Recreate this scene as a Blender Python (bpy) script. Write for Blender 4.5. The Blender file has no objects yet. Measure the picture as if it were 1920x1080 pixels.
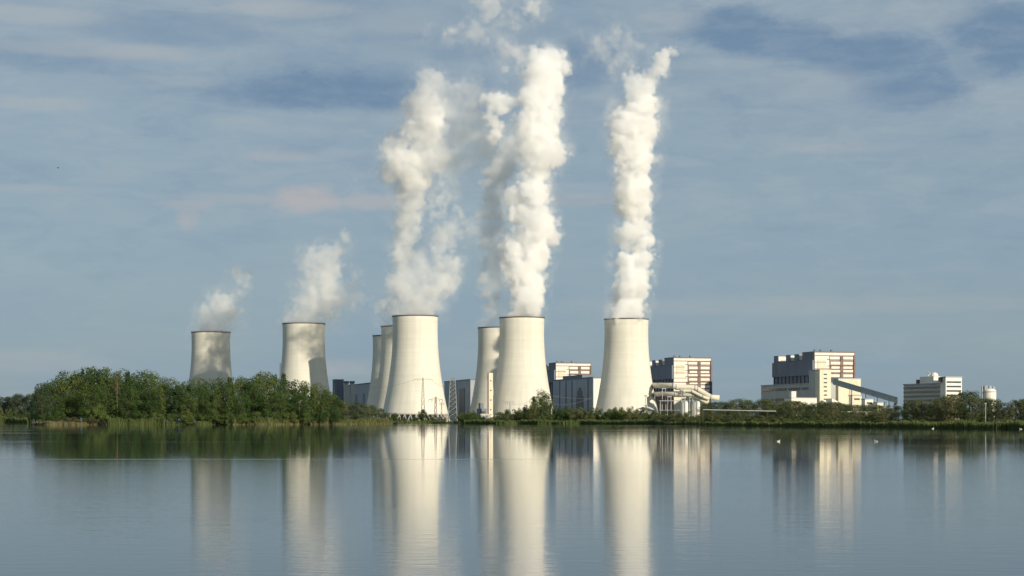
import bpy, math, random
import numpy as np
R = math.radians
# ---------------------------------------------------------------- camera
F = 3300.0      # focal length in pixels of a 1920 px wide frame
HY = 789.0      # row of the horizon
CZ = 1.8        # eye height above the water
scene = bpy.context.scene
col = scene.collection
cam = bpy.data.objects.new('camera', bpy.data.cameras.new('camera')); col.objects.link(cam)
cam.data.sensor_width = 36; cam.data.lens = 36*F/1920; cam.location = (0, 0, CZ)
cam.rotation_euler = (R(90), 0, 0); cam.data.shift_y = (HY-540)/1920
cam.data.clip_start = .5; cam.data.clip_end = 60000
scene.camera = cam
# ---------------------------------------------------------------- render / exposure
scene.view_settings.view_transform = 'Standard'; scene.view_settings.look = 'None'
scene.view_settings.exposure = 0.0; scene.view_settings.gamma = 1
cy = scene.cycles
cy.volume_bounces = 18; cy.max_bounces = 20; cy.diffuse_bounces = 3; cy.glossy_bounces = 4; cy.transparent_max_bounces = 24
cy.volume_max_steps = 300; cy.volume_step_rate = 1.6
cy.use_denoising = True
# ---------------------------------------------------------------- sun and sky
SUN_AZ, SUN_EL = 38.5, 14.5     # sun low behind the camera, to its right
sun = bpy.data.objects.new('sun', bpy.data.lights.new('sun', 'SUN')); col.objects.link(sun)
sun.data.energy = 5.0; sun.data.color = (1, .885, .69); sun.data.angle = R(.5)
sun.rotation_euler = (R(90-SUN_EL), 0, R(SUN_AZ))

def setup_world():
    w = bpy.data.worlds.new('World'); scene.world = w; w.use_nodes = True
    nt = w.node_tree; N = nt.nodes; L = nt.links
    bg = N['Background']
    def n(t, **kw):
        x = N.new(t)
        for a, b in kw.items(): setattr(x, a, b)
        return x
    def put(node, i, v):
        if isinstance(v, bpy.types.NodeSocket): L.new(v, node.inputs[i])
        else: node.inputs[i].default_value = v
    def m(op, a, b=0.0, c=None, clamp=False):
        x = n('ShaderNodeMath', operation=op, use_clamp=clamp); put(x, 0, a); put(x, 1, b)
        if c is not None: put(x, 2, c)
        return x.outputs[0]
    def mix(f, a, b):
        x = n('ShaderNodeMix', data_type='RGBA'); put(x, 0, f)
        for i, v in ((6, a), (7, b)):
            if isinstance(v, bpy.types.NodeSocket): L.new(v, x.inputs[i])
            else: x.inputs[i].default_value = (*v, 1)
        return x.outputs[2]
    def smooth(v, lo, hi, a=0.0, b=1.0):
        x = n('ShaderNodeMapRange', interpolation_type='SMOOTHSTEP'); put(x, 0, v)
        for i, q in enumerate((lo, hi, a, b)): x.inputs[1+i].default_value = q
        return x.outputs[0]
    sky = n('ShaderNodeTexSky', sky_type='NISHITA', sun_disc=False)
    sky.sun_elevation = R(SUN_EL); sky.sun_rotation = R(180-SUN_AZ)
    sky.air_density = 1.0; sky.dust_density = 1.0; sky.altitude = 50
    skc = n('ShaderNodeVectorMath', operation='SCALE'); L.new(sky.outputs[0], skc.inputs[0]); skc.inputs['Scale'].default_value = 0.085
    tc = n('ShaderNodeTexCoord'); sep = n('ShaderNodeSeparateXYZ'); L.new(tc.outputs['Generated'], sep.inputs[0])
    X, Y, Z = sep.outputs
    az = m('MULTIPLY', m('ARCTAN2', X, Y), 180/math.pi)        # degrees right of +Y
    el = m('MULTIPLY', m('ARCSINE', Z), 180/math.pi)
    def coord(sx, sz, seed=0.0):
        c = n('ShaderNodeCombineXYZ'); put(c, 0, m('MULTIPLY', az, sx)); put(c, 1, m('MULTIPLY', el, sz)); c.inputs[2].default_value = seed
        return c.outputs[0]
    def noise(v, scale, det=4, rough=.55, dist=0.0):
        x = n('ShaderNodeTexNoise'); L.new(v, x.inputs['Vector']); x.inputs['Scale'].default_value = scale
        x.inputs['Detail'].default_value = det; x.inputs['Roughness'].default_value = rough; x.inputs['Distortion'].default_value = dist
        return x.outputs[0]
    n_big = noise(coord(.09, .42, 3.1), 1.0, 5, .55, .3)
    n_mid = noise(coord(.22, .95, 8.3), 1.0, 6, .6, .4)
    n_fine = noise(coord(.5, 1.5, 5.5), 1.0, 8, .62, .2)
    n_edge = noise(coord(.85, 1.9, 9.5), 1.0, 8, .62, .3)
    mott = noise(coord(.38, 1.1, 12.5), 1.0, 8, .62, .4)
    # thin grey-blue overcast veil, thicker with height
    veil_amt = m('ADD', smooth(el, 0, 10, .80, .86), m('MULTIPLY', m('SUBTRACT', n_big, .5), .5), clamp=True)
    veil_col = mix(smooth(el, -1, 13), (.238, .348, .448), (.300, .388, .468))
    c = mix(veil_amt, skc.outputs[0], veil_col)
    # blue-grey cloud bodies: soft broken bands (strong high up, fading to the horizon)
    band = smooth(m('ADD', m('MULTIPLY', n_mid, .75), m('MULTIPLY', n_big, .35)), .50, .72)
    band = m('MULTIPLY', band, smooth(el, 4.5, 12, .08, .35))
    c = mix(band, c, (.195, .292, .405))
    c = mix(m('MULTIPLY', smooth(mott, .50, .66), smooth(el, 2.5, 10, .12, .50)), c, (.350, .425, .475))
    c = mix(m('MULTIPLY', smooth(mott, .48, .34), smooth(el, 2.5, 10, .10, .32)), c, (.20, .300, .415))
    # pale ragged streaks
    pale = smooth(m('ADD', noise(coord(.16, 1.25, 1.7), 1.0, 6, .6, .5), m('MULTIPLY', m('SUBTRACT', n_fine, .5), .35)), .50, .74)
    pale = m('MULTIPLY', pale, smooth(el, 3.5, 11.5, .12, .55))
    c = mix(pale, c, (.375, .435, .485))
    # individual cloud masses where the photograph has them
    def px2ang(px, py):
        a = math.atan((px-960)/F); return math.degrees(a), math.degrees(math.atan((HY-py)/F*math.cos(a)))
    def cloud(px, py, rx, ry, soft=.9, tilt=0.0, nz=.9, flat=0.0):
        a0, e0 = px2ang(px, py); kx, ky = rx/F*57.3, ry/F*57.3
        dx = m('SUBTRACT', az, a0); dy = m('SUBTRACT', el, e0)
        if tilt: dy = m('MULTIPLY_ADD', dx, tilt, dy)
        ux = m('DIVIDE', dx, kx); uy = m('DIVIDE', dy, ky)
        if flat:   # flatter, sharper underside
            uy = m('MULTIPLY', uy, m('ADD', 1.0, m('MULTIPLY', m('LESS_THAN', uy, 0.0), flat)))
        q = m('SQRT', m('ADD', m('MULTIPLY', ux, ux), m('MULTIPLY', uy, uy)))
        q = m('ADD', q, m('MULTIPLY', m('SUBTRACT', m('ADD', m('MULTIPLY', n_edge, .75), m('MULTIPLY', n_mid, .25)), .5), nz*2))
        return m('MULTIPLY', smooth(q, 1.0+soft*.5, 1.0-soft*.55), smooth(n_fine, .32, .6, .62, 1.0))
    def darks(c, items, colr):
        acc = None
        for it in items:
            k = m('MULTIPLY', cloud(*it[:4], **it[5]), it[4])
            acc = k if acc is None else m('MAXIMUM', acc, k)
        return mix(acc, c, colr)
    c = darks(c, [(650, 182, 225, 56, .95, dict(flat=1.3, nz=.8, soft=1.0)), (560, 130, 90, 40, .3, {}),
                  (1390, 62, 120, 48, .92, dict(tilt=.10, soft=.9, nz=1.2)), (1500, 78, 120, 42, .92, dict(tilt=.15, soft=.9, nz=1.2)), (1640, 104, 150, 46, .88, dict(tilt=.22, soft=.9, nz=1.2)),
                  (1710, 165, 95, 36, .85, dict(soft=.9, nz=1.1)), (1700, 198, 80, 12, .4, {}), (1880, 70, 85, 62, .92, dict(soft=.9, nz=1.1)), (1815, 105, 40, 45, .5, {}),
                  (1085, 115, 70, 50, .65, {}), (860, 60, 230, 45, .30, {}), (330, 55, 170, 30, .45, {}), (90, 105, 160, 26, .4, {}),
                  (650, 20, 120, 30, .35, {})], (.158, .252, .378))
    c = darks(c, [(572, 374, 62, 22, .85, dict(nz=1.1, soft=1.2)), (350, 385, 45, 12, .5, {}), (352, 405, 22, 26, .55, {}), (465, 372, 150, 9, .3, {}),
                  (690, 378, 50, 14, .6, {}), (80, 354, 90, 7, .3, {}), (1090, 374, 80, 12, .35, {}), (1560, 278, 80, 8, .3, {}),
                  (1500, 572, 420, 16, .25, {}), (640, 690, 60, 16, .4, {}), (60, 680, 130, 20, .25, {}), (520, 292, 60, 9, .3, {})], (.445, .44, .455))
    c = darks(c, [(60, 25, 140, 16, .6, {}), (180, 95, 190, 14, .6, {}), (60, 195, 110, 13, .6, {}), (520, 15, 120, 16, .6, {}), (330, 150, 80, 10, .3, {}),
                  (1240, 40, 80, 26, .35, {}), (1330, 120, 120, 12, .35, {}), (1500, 160, 120, 30, .3, {}), (760, 40, 90, 25, .35, {}), (1700, 25, 120, 20, .3, {})],
              (.405, .45, .48))
    L.new(c, bg.inputs[0]); bg.inputs[1].default_value = 1.0
setup_world()

# ---------------------------------------------------------------- helpers
def pt(px, py, D):
    """point seen at photo pixel (px, py) when it stands D metres away"""
    return ((px-960)/F*D, D, CZ-(py-HY)/F*D)
def wx(px, D): return (px-960)/F*D
def wz(py, D): return CZ-(py-HY)/F*D

def tag(o, label=None, cat=None, group=None, kind=None):
    for k, v in (('label', label), ('category', cat), ('group', group), ('kind', kind)):
        if v: o[k] = v
    return o
def empty(name, loc, rz=0.0):
    o = bpy.data.objects.new(name, None); col.objects.link(o); o.location = loc; o.rotation_euler = (0, 0, rz); o.empty_display_size = 1
    return o

class MB:
    """collects boxes, tubes, lathes ... and links them as one mesh object"""
    def __init__(s): s.v = []; s.f = []; s.sm = []
    def add(s, vs, fs, smooth=False):
        b = len(s.v); s.v += [tuple(v) for v in vs]; s.f += [tuple(i+b for i in f) for f in fs]; s.sm += [smooth]*len(fs)
    def box(s, x0, x1, y0, y1, z0, z1):
        s.add([(x0, y0, z0), (x1, y0, z0), (x1, y1, z0), (x0, y1, z0), (x0, y0, z1), (x1, y0, z1), (x1, y1, z1), (x0, y1, z1)],
              [(0, 3, 2, 1), (4, 5, 6, 7), (0, 1, 5, 4), (1, 2, 6, 5), (2, 3, 7, 6), (3, 0, 4, 7)])
    def tube(s, pts, r, seg=8, caps=True, r1=None):
        pts = [np.array(p, float) for p in pts]; n = len(pts)
        rs = [r if r1 is None else r+(r1-r)*i/(n-1) for i in range(n)]
        if hasattr(r, '__len__'): rs = r
        vs = []
        up = None
        for i, p in enumerate(pts):
            t = pts[min(i+1, n-1)]-pts[max(i-1, 0)]; t /= (np.linalg.norm(t)+1e-9)
            if up is None:
                a = np.array((0, 0, 1.0)) if abs(t[2]) < .9 else np.array((1.0, 0, 0))
            else: a = up
            u = a-t*np.dot(a, t); u /= (np.linalg.norm(u)+1e-9); up = u; w = np.cross(t, u)
            for k in range(seg):
                g = 2*math.pi*(k+.5)/seg; vs.append(p+rs[i]*(math.cos(g)*u+math.sin(g)*w))
        fs = [(i*seg+k, i*seg+(k+1) % seg, (i+1)*seg+(k+1) % seg, (i+1)*seg+k) for i in range(n-1) for k in range(seg)]
        if caps: fs += [tuple(range(seg))[::-1], tuple((n-1)*seg+k for k in range(seg))]
        s.add(vs, fs, seg > 6)
    def lathe(s, prof, seg=48, c=(0, 0), closed=False):
        n = len(prof)
        vs = [(c[0]+r*math.cos(2*math.pi*k/seg), c[1]+r*math.sin(2*math.pi*k/seg), z) for r, z in prof for k in range(seg)]
        rng = range(n if closed else n-1)
        fs = [(i*seg+k, i*seg+(k+1) % seg, ((i+1) % n)*seg+(k+1) % seg, ((i+1) % n)*seg+k) for i in rng for k in range(seg)]
        s.add(vs, fs, True)
    def build(s, name, mat, parent=None, loc=None):
        me = bpy.data.meshes.new(name); me.from_pydata([tuple(map(float, v)) for v in s.v], [], s.f)
        me.materials.append(mat); me.polygons.foreach_set('use_smooth', s.sm); me.update()
        o = bpy.data.objects.new(name, me); col.objects.link(o)
        if parent: o.parent = parent
        if loc: o.location = loc
        return o
def copy_tree(o, parent=None):
    c = o.copy(); col.objects.link(c); c.parent = parent
    for ch in o.children: copy_tree(ch, c)
    return c

def mat(name, color, rough=.8, var=0.0, vscale=.1, spec=.3, metal=0.0, streak=None, bands=None, objvar=0.0):
    """procedural Principled material with broad colour variation, optional vertical streaks and horizontal lift bands"""
    M = bpy.data.materials.new(name); M.use_nodes = True; nt = M.node_tree; N = nt.nodes; L = nt.links
    b = N['Principled BSDF']; b.inputs['Roughness'].default_value = rough; b.inputs['Metallic'].default_value = metal
    b.inputs['Specular IOR Level'].default_value = spec
    tc = N.new('ShaderNodeTexCoord'); out = None
    def noise(scale, mapping, det=5):
        mp = N.new('ShaderNodeMapping'); L.new(tc.outputs['Object'], mp.inputs[0]); mp.inputs['Scale'].default_value = mapping
        x = N.new('ShaderNodeTexNoise'); L.new(mp.outputs[0], x.inputs['Vector']); x.inputs['Scale'].default_value = scale; x.inputs['Detail'].default_value = det
        return x.outputs[0]
    def ramp(v, a, b_):
        x = N.new('ShaderNodeMapRange'); L.new(v, x.inputs[0]); x.inputs[1].default_value = .3; x.inputs[2].default_value = .7
        x.inputs[3].default_value = a; x.inputs[4].default_value = b_; return x.outputs[0]
    facs = []
    if var: facs.append(ramp(noise(vscale, (1, 1, 1)), 1-var, 1+var))
    if streak: facs.append(ramp(noise(streak[0], (1, 1, .04)), 1-streak[1], 1+streak[1]))
    if bands: facs.append(ramp(noise(bands[0], (.02, .02, 1), 3), 1-bands[1], 1+bands[1]))
    if objvar:
        oi = N.new('ShaderNodeObjectInfo'); x = N.new('ShaderNodeMapRange'); L.new(oi.outputs['Random'], x.inputs[0])
        x.inputs[3].default_value = 1-objvar; x.inputs[4].default_value = 1+objvar; facs.append(x.outputs[0])
    if facs:
        f = facs[0]
        for g in facs[1:]:
            x = N.new('ShaderNodeMath'); x.operation = 'MULTIPLY'; L.new(f, x.inputs[0]); L.new(g, x.inputs[1]); f = x.outputs[0]
        v = N.new('ShaderNodeVectorMath'); v.operation = 'SCALE'; v.inputs[0].default_value = color; L.new(f, v.inputs['Scale'])
        L.new(v.outputs[0], b.inputs['Base Color'])
    else: b.inputs['Base Color'].default_value = (*color, 1)
    return M

def leaf_mat(name, cols, transl=.25):
    """foliage: hue differs per plant and per leaf clump"""
    M = bpy.data.materials.new(name); M.use_nodes = True; nt = M.node_tree; N = nt.nodes; L = nt.links
    b = N['Principled BSDF']; b.inputs['Roughness'].default_value = .65; b.inputs['Specular IOR Level'].default_value = .2
    oi = N.new('ShaderNodeObjectInfo'); tc = N.new('ShaderNodeTexCoord')
    nz = N.new('ShaderNodeTexNoise'); L.new(tc.outputs['Object'], nz.inputs['Vector']); nz.inputs['Scale'].default_value = .35; nz.inputs['Detail'].default_value = 3
    a = N.new('ShaderNodeMath'); a.operation = 'MULTIPLY_ADD'; L.new(nz.outputs[0], a.inputs[0]); a.inputs[1].default_value = .9; a.inputs[2].default_value = -.45
    s = N.new('ShaderNodeMath'); s.operation = 'ADD'; L.new(a.outputs[0], s.inputs[0]); L.new(oi.outputs['Random'], s.inputs[1])
    cr = N.new('ShaderNodeValToRGB'); L.new(s.outputs[0], cr.inputs[0])
    e = cr.color_ramp.elements; e[0].color = (*cols[0], 1); e[1].color = (*cols[-1], 1)
    for i, c in enumerate(cols[1:-1]): q = e.new((i+1)/(len(cols)-1)); q.color = (*c, 1)
    L.new(cr.outputs[0], b.inputs['Base Color'])
    tr = N.new('ShaderNodeBsdfTranslucent'); L.new(cr.outputs[0], tr.inputs[0])
    mx = N.new('ShaderNodeMixShader'); mx.inputs[0].default_value = transl
    L.new(b.outputs[0], mx.inputs[1]); L.new(tr.outputs[0], mx.inputs[2]); L.new(mx.outputs[0], N['Material Output'].inputs['Surface'])
    return M

M = dict(
    tower=mat('cooling_tower_concrete', (.64, .622, .555), .85, .06, .03, streak=(.22, .06), bands=(.35, .04)),
    rim=mat('rim_steel', (.09, .075, .06), .8),
    column=mat('column_concrete', (.42, .40, .35), .9, .08, .2),
    slate=mat('slate_cladding', (.135, .162, .21), .6, .10, .05, streak=(.3, .12)),
    hall=mat('grey_cladding', (.32, .355, .40), .7, .08, .05, streak=(.2, .08)),
    lightgrey=mat('light_grey_panels', (.42, .43, .42), .7, .07, .06, streak=(.3, .06)),
    white=mat('white_panels', (.74, .70, .63), .7, .06, .08, streak=(.3, .06)),
    cream=mat('cream_render', (.66, .61, .48), .8, .06, .1, streak=(.3, .06)),
    brown=mat('brown_steel', (.20, .145, .135), .8, .15, .3),
    dark=mat('dark_opening', (.04, .045, .055), .4, .1, .2, spec=.5),
    glass=mat('window_glass', (.05, .06, .075), .15, spec=.6),
    teal=mat('teal_sheet', (.24, .32, .33), .6, .1, .1),
    pipe=mat('cream_pipe_lagging', (.62, .58, .48), .55, .08, .2),
    steel=mat('galvanised_steel', (.27, .28, .26), .6, .1, .3),
    rust=mat('brown_painted_steel', (.16, .10, .085), .8, .1, .3),
    bark=mat('bark', (.075, .06, .045), .95, .25, .8),
    palebark=mat('pale_bark', (.15, .125, .09), .95, .2, .8),
    feather=mat('white_feathers', (.8, .79, .75), .8, .05, 3),
    beak=mat('beak', (.55, .25, .05), .6), blackf=mat('black_feathers', (.02, .02, .022), .8),
    wire=mat('cable', (.22, .22, .22), .7),
)
LEAF = dict(
    grove=leaf_mat('leaves_dark_green', [(.030, .058, .016), (.050, .090, .023), (.072, .112, .028), (.108, .132, .036)]),
    light=leaf_mat('leaves_light_green', [(.085, .125, .030), (.12, .15, .04)]),
    brown=leaf_mat('leaves_brown', [(.085, .078, .038), (.11, .098, .045)]),
    shore=leaf_mat('leaves_olive', [(.050, .075, .030), (.072, .100, .036), (.100, .118, .042), (.12, .12, .055)]),
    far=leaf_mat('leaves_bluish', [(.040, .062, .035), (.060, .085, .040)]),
    reed=leaf_mat('reed_blades', [(.085, .118, .036), (.118, .140, .046)], .35),
    dryreed=leaf_mat('dry_reed_blades', [(.13, .125, .060), (.18, .165, .080)], .35),
)

# ---------------------------------------------------------------- water
def water_material():
    W = bpy.data.materials.new('lake_water'); W.use_nodes = True; nt = W.node_tree; N = nt.nodes; L = nt.links
    b = N['Principled BSDF']; b.inputs['Base Color'].default_value = (.010, .026, .040, 1)
    b.inputs['IOR'].default_value = 1.333; b.inputs['Specular IOR Level'].default_value = .5
    tc = N.new('ShaderNodeTexCoord')
    def noise(sx, sy, det, rough=.5, off=0):
        mp = N.new('ShaderNodeMapping'); L.new(tc.outputs['Object'], mp.inputs[0]); mp.inputs['Scale'].default_value = (sx, sy, 1); mp.inputs['Location'].default_value = (off, off, 0)
        x = N.new('ShaderNodeTexNoise'); L.new(mp.outputs[0], x.inputs['Vector']); x.inputs['Scale'].default_value = 1; x.inputs['Detail'].default_value = det; x.inputs['Roughness'].default_value = rough
        return x.outputs[0]
    def m(op, a, b_=0.0, c=None, clamp=False):
        x = N.new('ShaderNodeMath'); x.operation = op; x.use_clamp = clamp
        for i, v in enumerate((a, b_, c)):
            if v is None: continue
            if isinstance(v, bpy.types.NodeSocket): L.new(v, x.inputs[i])
            else: x.inputs[i].default_value = v
        return x.outputs[0]
    def smooth(v, lo, hi, a, b_):
        x = N.new('ShaderNodeMapRange'); x.interpolation_type = 'SMOOTHSTEP'; L.new(v, x.inputs[0])
        for i, q in enumerate((lo, hi, a, b_)): x.inputs[1+i].default_value = q
        return x.outputs[0]
    sep = N.new('ShaderNodeSeparateXYZ'); L.new(tc.outputs['Object'], sep.inputs[0])
    X, Y = sep.outputs[0], sep.outputs[1]
    # thin wind streaks: long stripes across the lake, mostly on its left half
    wob = m('MULTIPLY', m('SUBTRACT', noise(.02, .0, 2), .5), 5.0)
    yy = m('ADD', Y, wob)
    def streak(y0, half, x0, x1, k):
        a = smooth(m('ABSOLUTE', m('SUBTRACT', yy, y0)), half, 0, 0, 1)
        e = m('MULTIPLY', smooth(X, x0-4, x0+4, 0, 1), smooth(X, x1-4, x1+4, 1, 0))
        return m('MULTIPLY', m('MULTIPLY', a, e), k)
    st = m('MAXIMUM', streak(82, 1.5, -23, 1.5, 1.0), streak(28.0, .12, 1.5, 2.3, .6))
    st = m('MAXIMUM', st, streak(150, 3.5, -45, -18, .5)); st = m('MAXIMUM', st, streak(190, 5, -48, 10, .3))
    bands = smooth(noise(.007, .075, 5, .62, 7), .52, .66, 0, 1)     # ruffled patches far out
    bands = m('MULTIPLY', bands, smooth(Y, 90, 260, .10, .75))
    ruff = m('MAXIMUM', st, bands)
    rough = m('ADD', smooth(Y, 55, 92, .062, .024), m('MULTIPLY', ruff, .07))
    L.new(rough, b.inputs['Roughness'])
    h = m('ADD', m('MULTIPLY', noise(1.3, 3.4, 4, .6), .8), m('MULTIPLY', noise(.35, 1.1, 2, .5, 3), .35))
    bp = N.new('ShaderNodeBump'); L.new(h, bp.inputs['Height']); bp.inputs['Distance'].default_value = .010
    L.new(m('ADD', smooth(Y, 25, 100, .60, .16), m('MULTIPLY', ruff, .5)), bp.inputs['Strength'])
    L.new(bp.outputs[0], b.inputs['Normal'])
    return W
mb = MB(); mb.add([(-9000, -400, 0), (9000, -400, 0), (9000, 9000, 0), (-9000, 9000, 0)], [(0, 1, 2, 3)])
tag(mb.build('water', water_material()), 'calm blue grey lake mirroring the cooling towers and the sky', 'lake', kind='structure')

# ---------------------------------------------------------------- land
SHORE = [(-700, 1500), (-60, 1450), (30, 1400), (52, 1250), (56, 800), (62, 742), (130, 738), (220, 742), (305, 745), (330, 752), (430, 752), (450, 760),
         (560, 785), (650, 840), (712, 905), (735, 960), (742, 1150), (800, 1260), (860, 1240), (875, 1080), (930, 1010), (1060, 990), (1160, 960),
         (1230, 900), (1330, 700), (1420, 600), (1560, 520), (1640, 480), (1740, 430), (1850, 400), (1960, 370), (2150, 330), (2700, 300), (4200, 280)]
def shore_D(px):
    for (a, da), (b, db) in zip(SHORE, SHORE[1:]):
        if a <= px <= b: return (da+(db-da)*(px-a)/(b-a))*(1+.006*math.sin(px*.047)+.003*math.sin(px*.11+1))
    return 500
def land_mesh():
    pts = []
    pxs = sorted({a for a, _ in SHORE} | set(range(-700, 4200, 6)))
    for px in pxs: D = shore_D(px); pts.append((wx(px, D), D))
    rows = [(0, -.35), (1.5, .12), (5, .45), (14, .7), (60, .9)]
    vs = []
    for x, y in pts:
        L = math.hypot(x, y)
        for d, z in rows:
            vs.append((x+d*x/L*.3, y+d, z+(0 if z < 0 else .08*math.sin(x*.13+d))))
        vs.append((x*22000/y, 22000, 1.0))
    k = len(rows)+1
    fs = [(i*k+j, (i+1)*k+j, (i+1)*k+j+1, i*k+j+1) for i in range(len(pts)-1) for j in range(k-1)]
    m = MB(); m.add(vs, fs, False)
    G = mat('grassy_ground', (.085, .105, .035), .95, .35, .08)
    return m.build('ground', G)
tag(land_mesh(), 'flat green shore and plain beyond the lake', 'ground', kind='structure')

# ---------------------------------------------------------------- cooling towers
ZG = 1.0
def tower_radius(z):       # z 0..113
    t = z/113.0
    zt = .86
    if t < zt: return 24.2*math.sqrt(1+((zt-t)/.63)**2*.72) + 2.0*max(0, .25-t)
    return 24.2*math.sqrt(1+((t-zt)/.5)**2*.25)
SHELL0 = 7.5
def tower_meshes():
    root = empty('cooling_tower', (0, 0, ZG))
    zs = [SHELL0+(113-SHELL0)*i/40 for i in range(41)]
    prof = [(tower_radius(z), z) for z in zs]+[(tower_radius(z)-.9, z) for z in reversed(zs)]
    s = MB(); s.lathe(prof, 96, closed=True); s.build('shell', M['tower'], root)
    r = tower_radius(113)
    s = MB(); s.lathe([(r+.45, 112.4), (r+.45, 113.5), (r-1.2, 113.5), (r-1.2, 112.4)], 96, closed=True)
    o = s.build('rim_walkway', M['rim'], root)
    s = MB(); s.lathe([(r+.45, 114.4), (r+.45, 114.5), (r+.35, 114.5), (r+.35, 114.4)], 96, closed=True)
    for k in range(48):
        a = 2*math.pi*k/48; s.tube([((r+.4)*math.cos(a), (r+.4)*math.sin(a), 113.4), ((r+.4)*math.cos(a), (r+.4)*math.sin(a), 114.45)], .05, 4)
    s.build('railing', M['rim'], o)
    rb = tower_radius(SHELL0); r0 = rb+2.2; nV = 36
    c = MB()                      # one V of raking columns
    for sgn in (-1, 1):
        a = sgn*math.pi/nV
        c.tube([(r0, 0, -1), ((rb-.45)*math.cos(a), (rb-.45)*math.sin(a), SHELL0+.1)], .45, 6)
    first = c.build('support_column', M['column'], root)
    for k in range(1, nV):
        d = first.copy(); col.objects.link(d); d.parent = root; d.rotation_euler = (0, 0, 2*math.pi*k/nV)
    s = MB(); s.lathe([(r0+1.5, -1), (r0+1.5, .8), (r0+.9, .8), (r0+.9, -1)], 72, closed=True); s.build('basin_wall', M['column'], root)
    return root
TOWERS = [(778.5, 1893, 'large pale cooling tower left of centre, nearest to the lake, under a thin ragged veil'),
          (978.5, 1922, 'pale cooling tower at the centre carrying the thickest white steam plume'),
          (1174.5, 1952, 'rightmost pale cooling tower, beside the cream pipes, under a straight steam column'),
          (934, 2130, 'cooling tower half hidden behind the central one, with a shaded bluish plume'),
          (753, 2100, 'shaded cooling tower just peeping out behind the large left of centre tower'),
          (733.5, 2330, 'farthest cooling tower, a narrow shaded strip left of two overlapping towers'),
          (569.5, 2040, 'cooling tower rising behind the right part of the wooded shore, its steam leaning right'),
          (395.5, 2238, 'leftmost cooling tower, small, with steam shadows on its side, behind the wooded shore')]
proto = tower_meshes()
for i, (px, D, lab) in enumerate(TOWERS):
    o = proto if i == 0 else copy_tree(proto)
    o.location = (wx(px, D), D, ZG); o.rotation_euler = (0, 0, .37*i)
    tag(o, lab, 'cooling tower', 'cooling towers of the power station')

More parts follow.
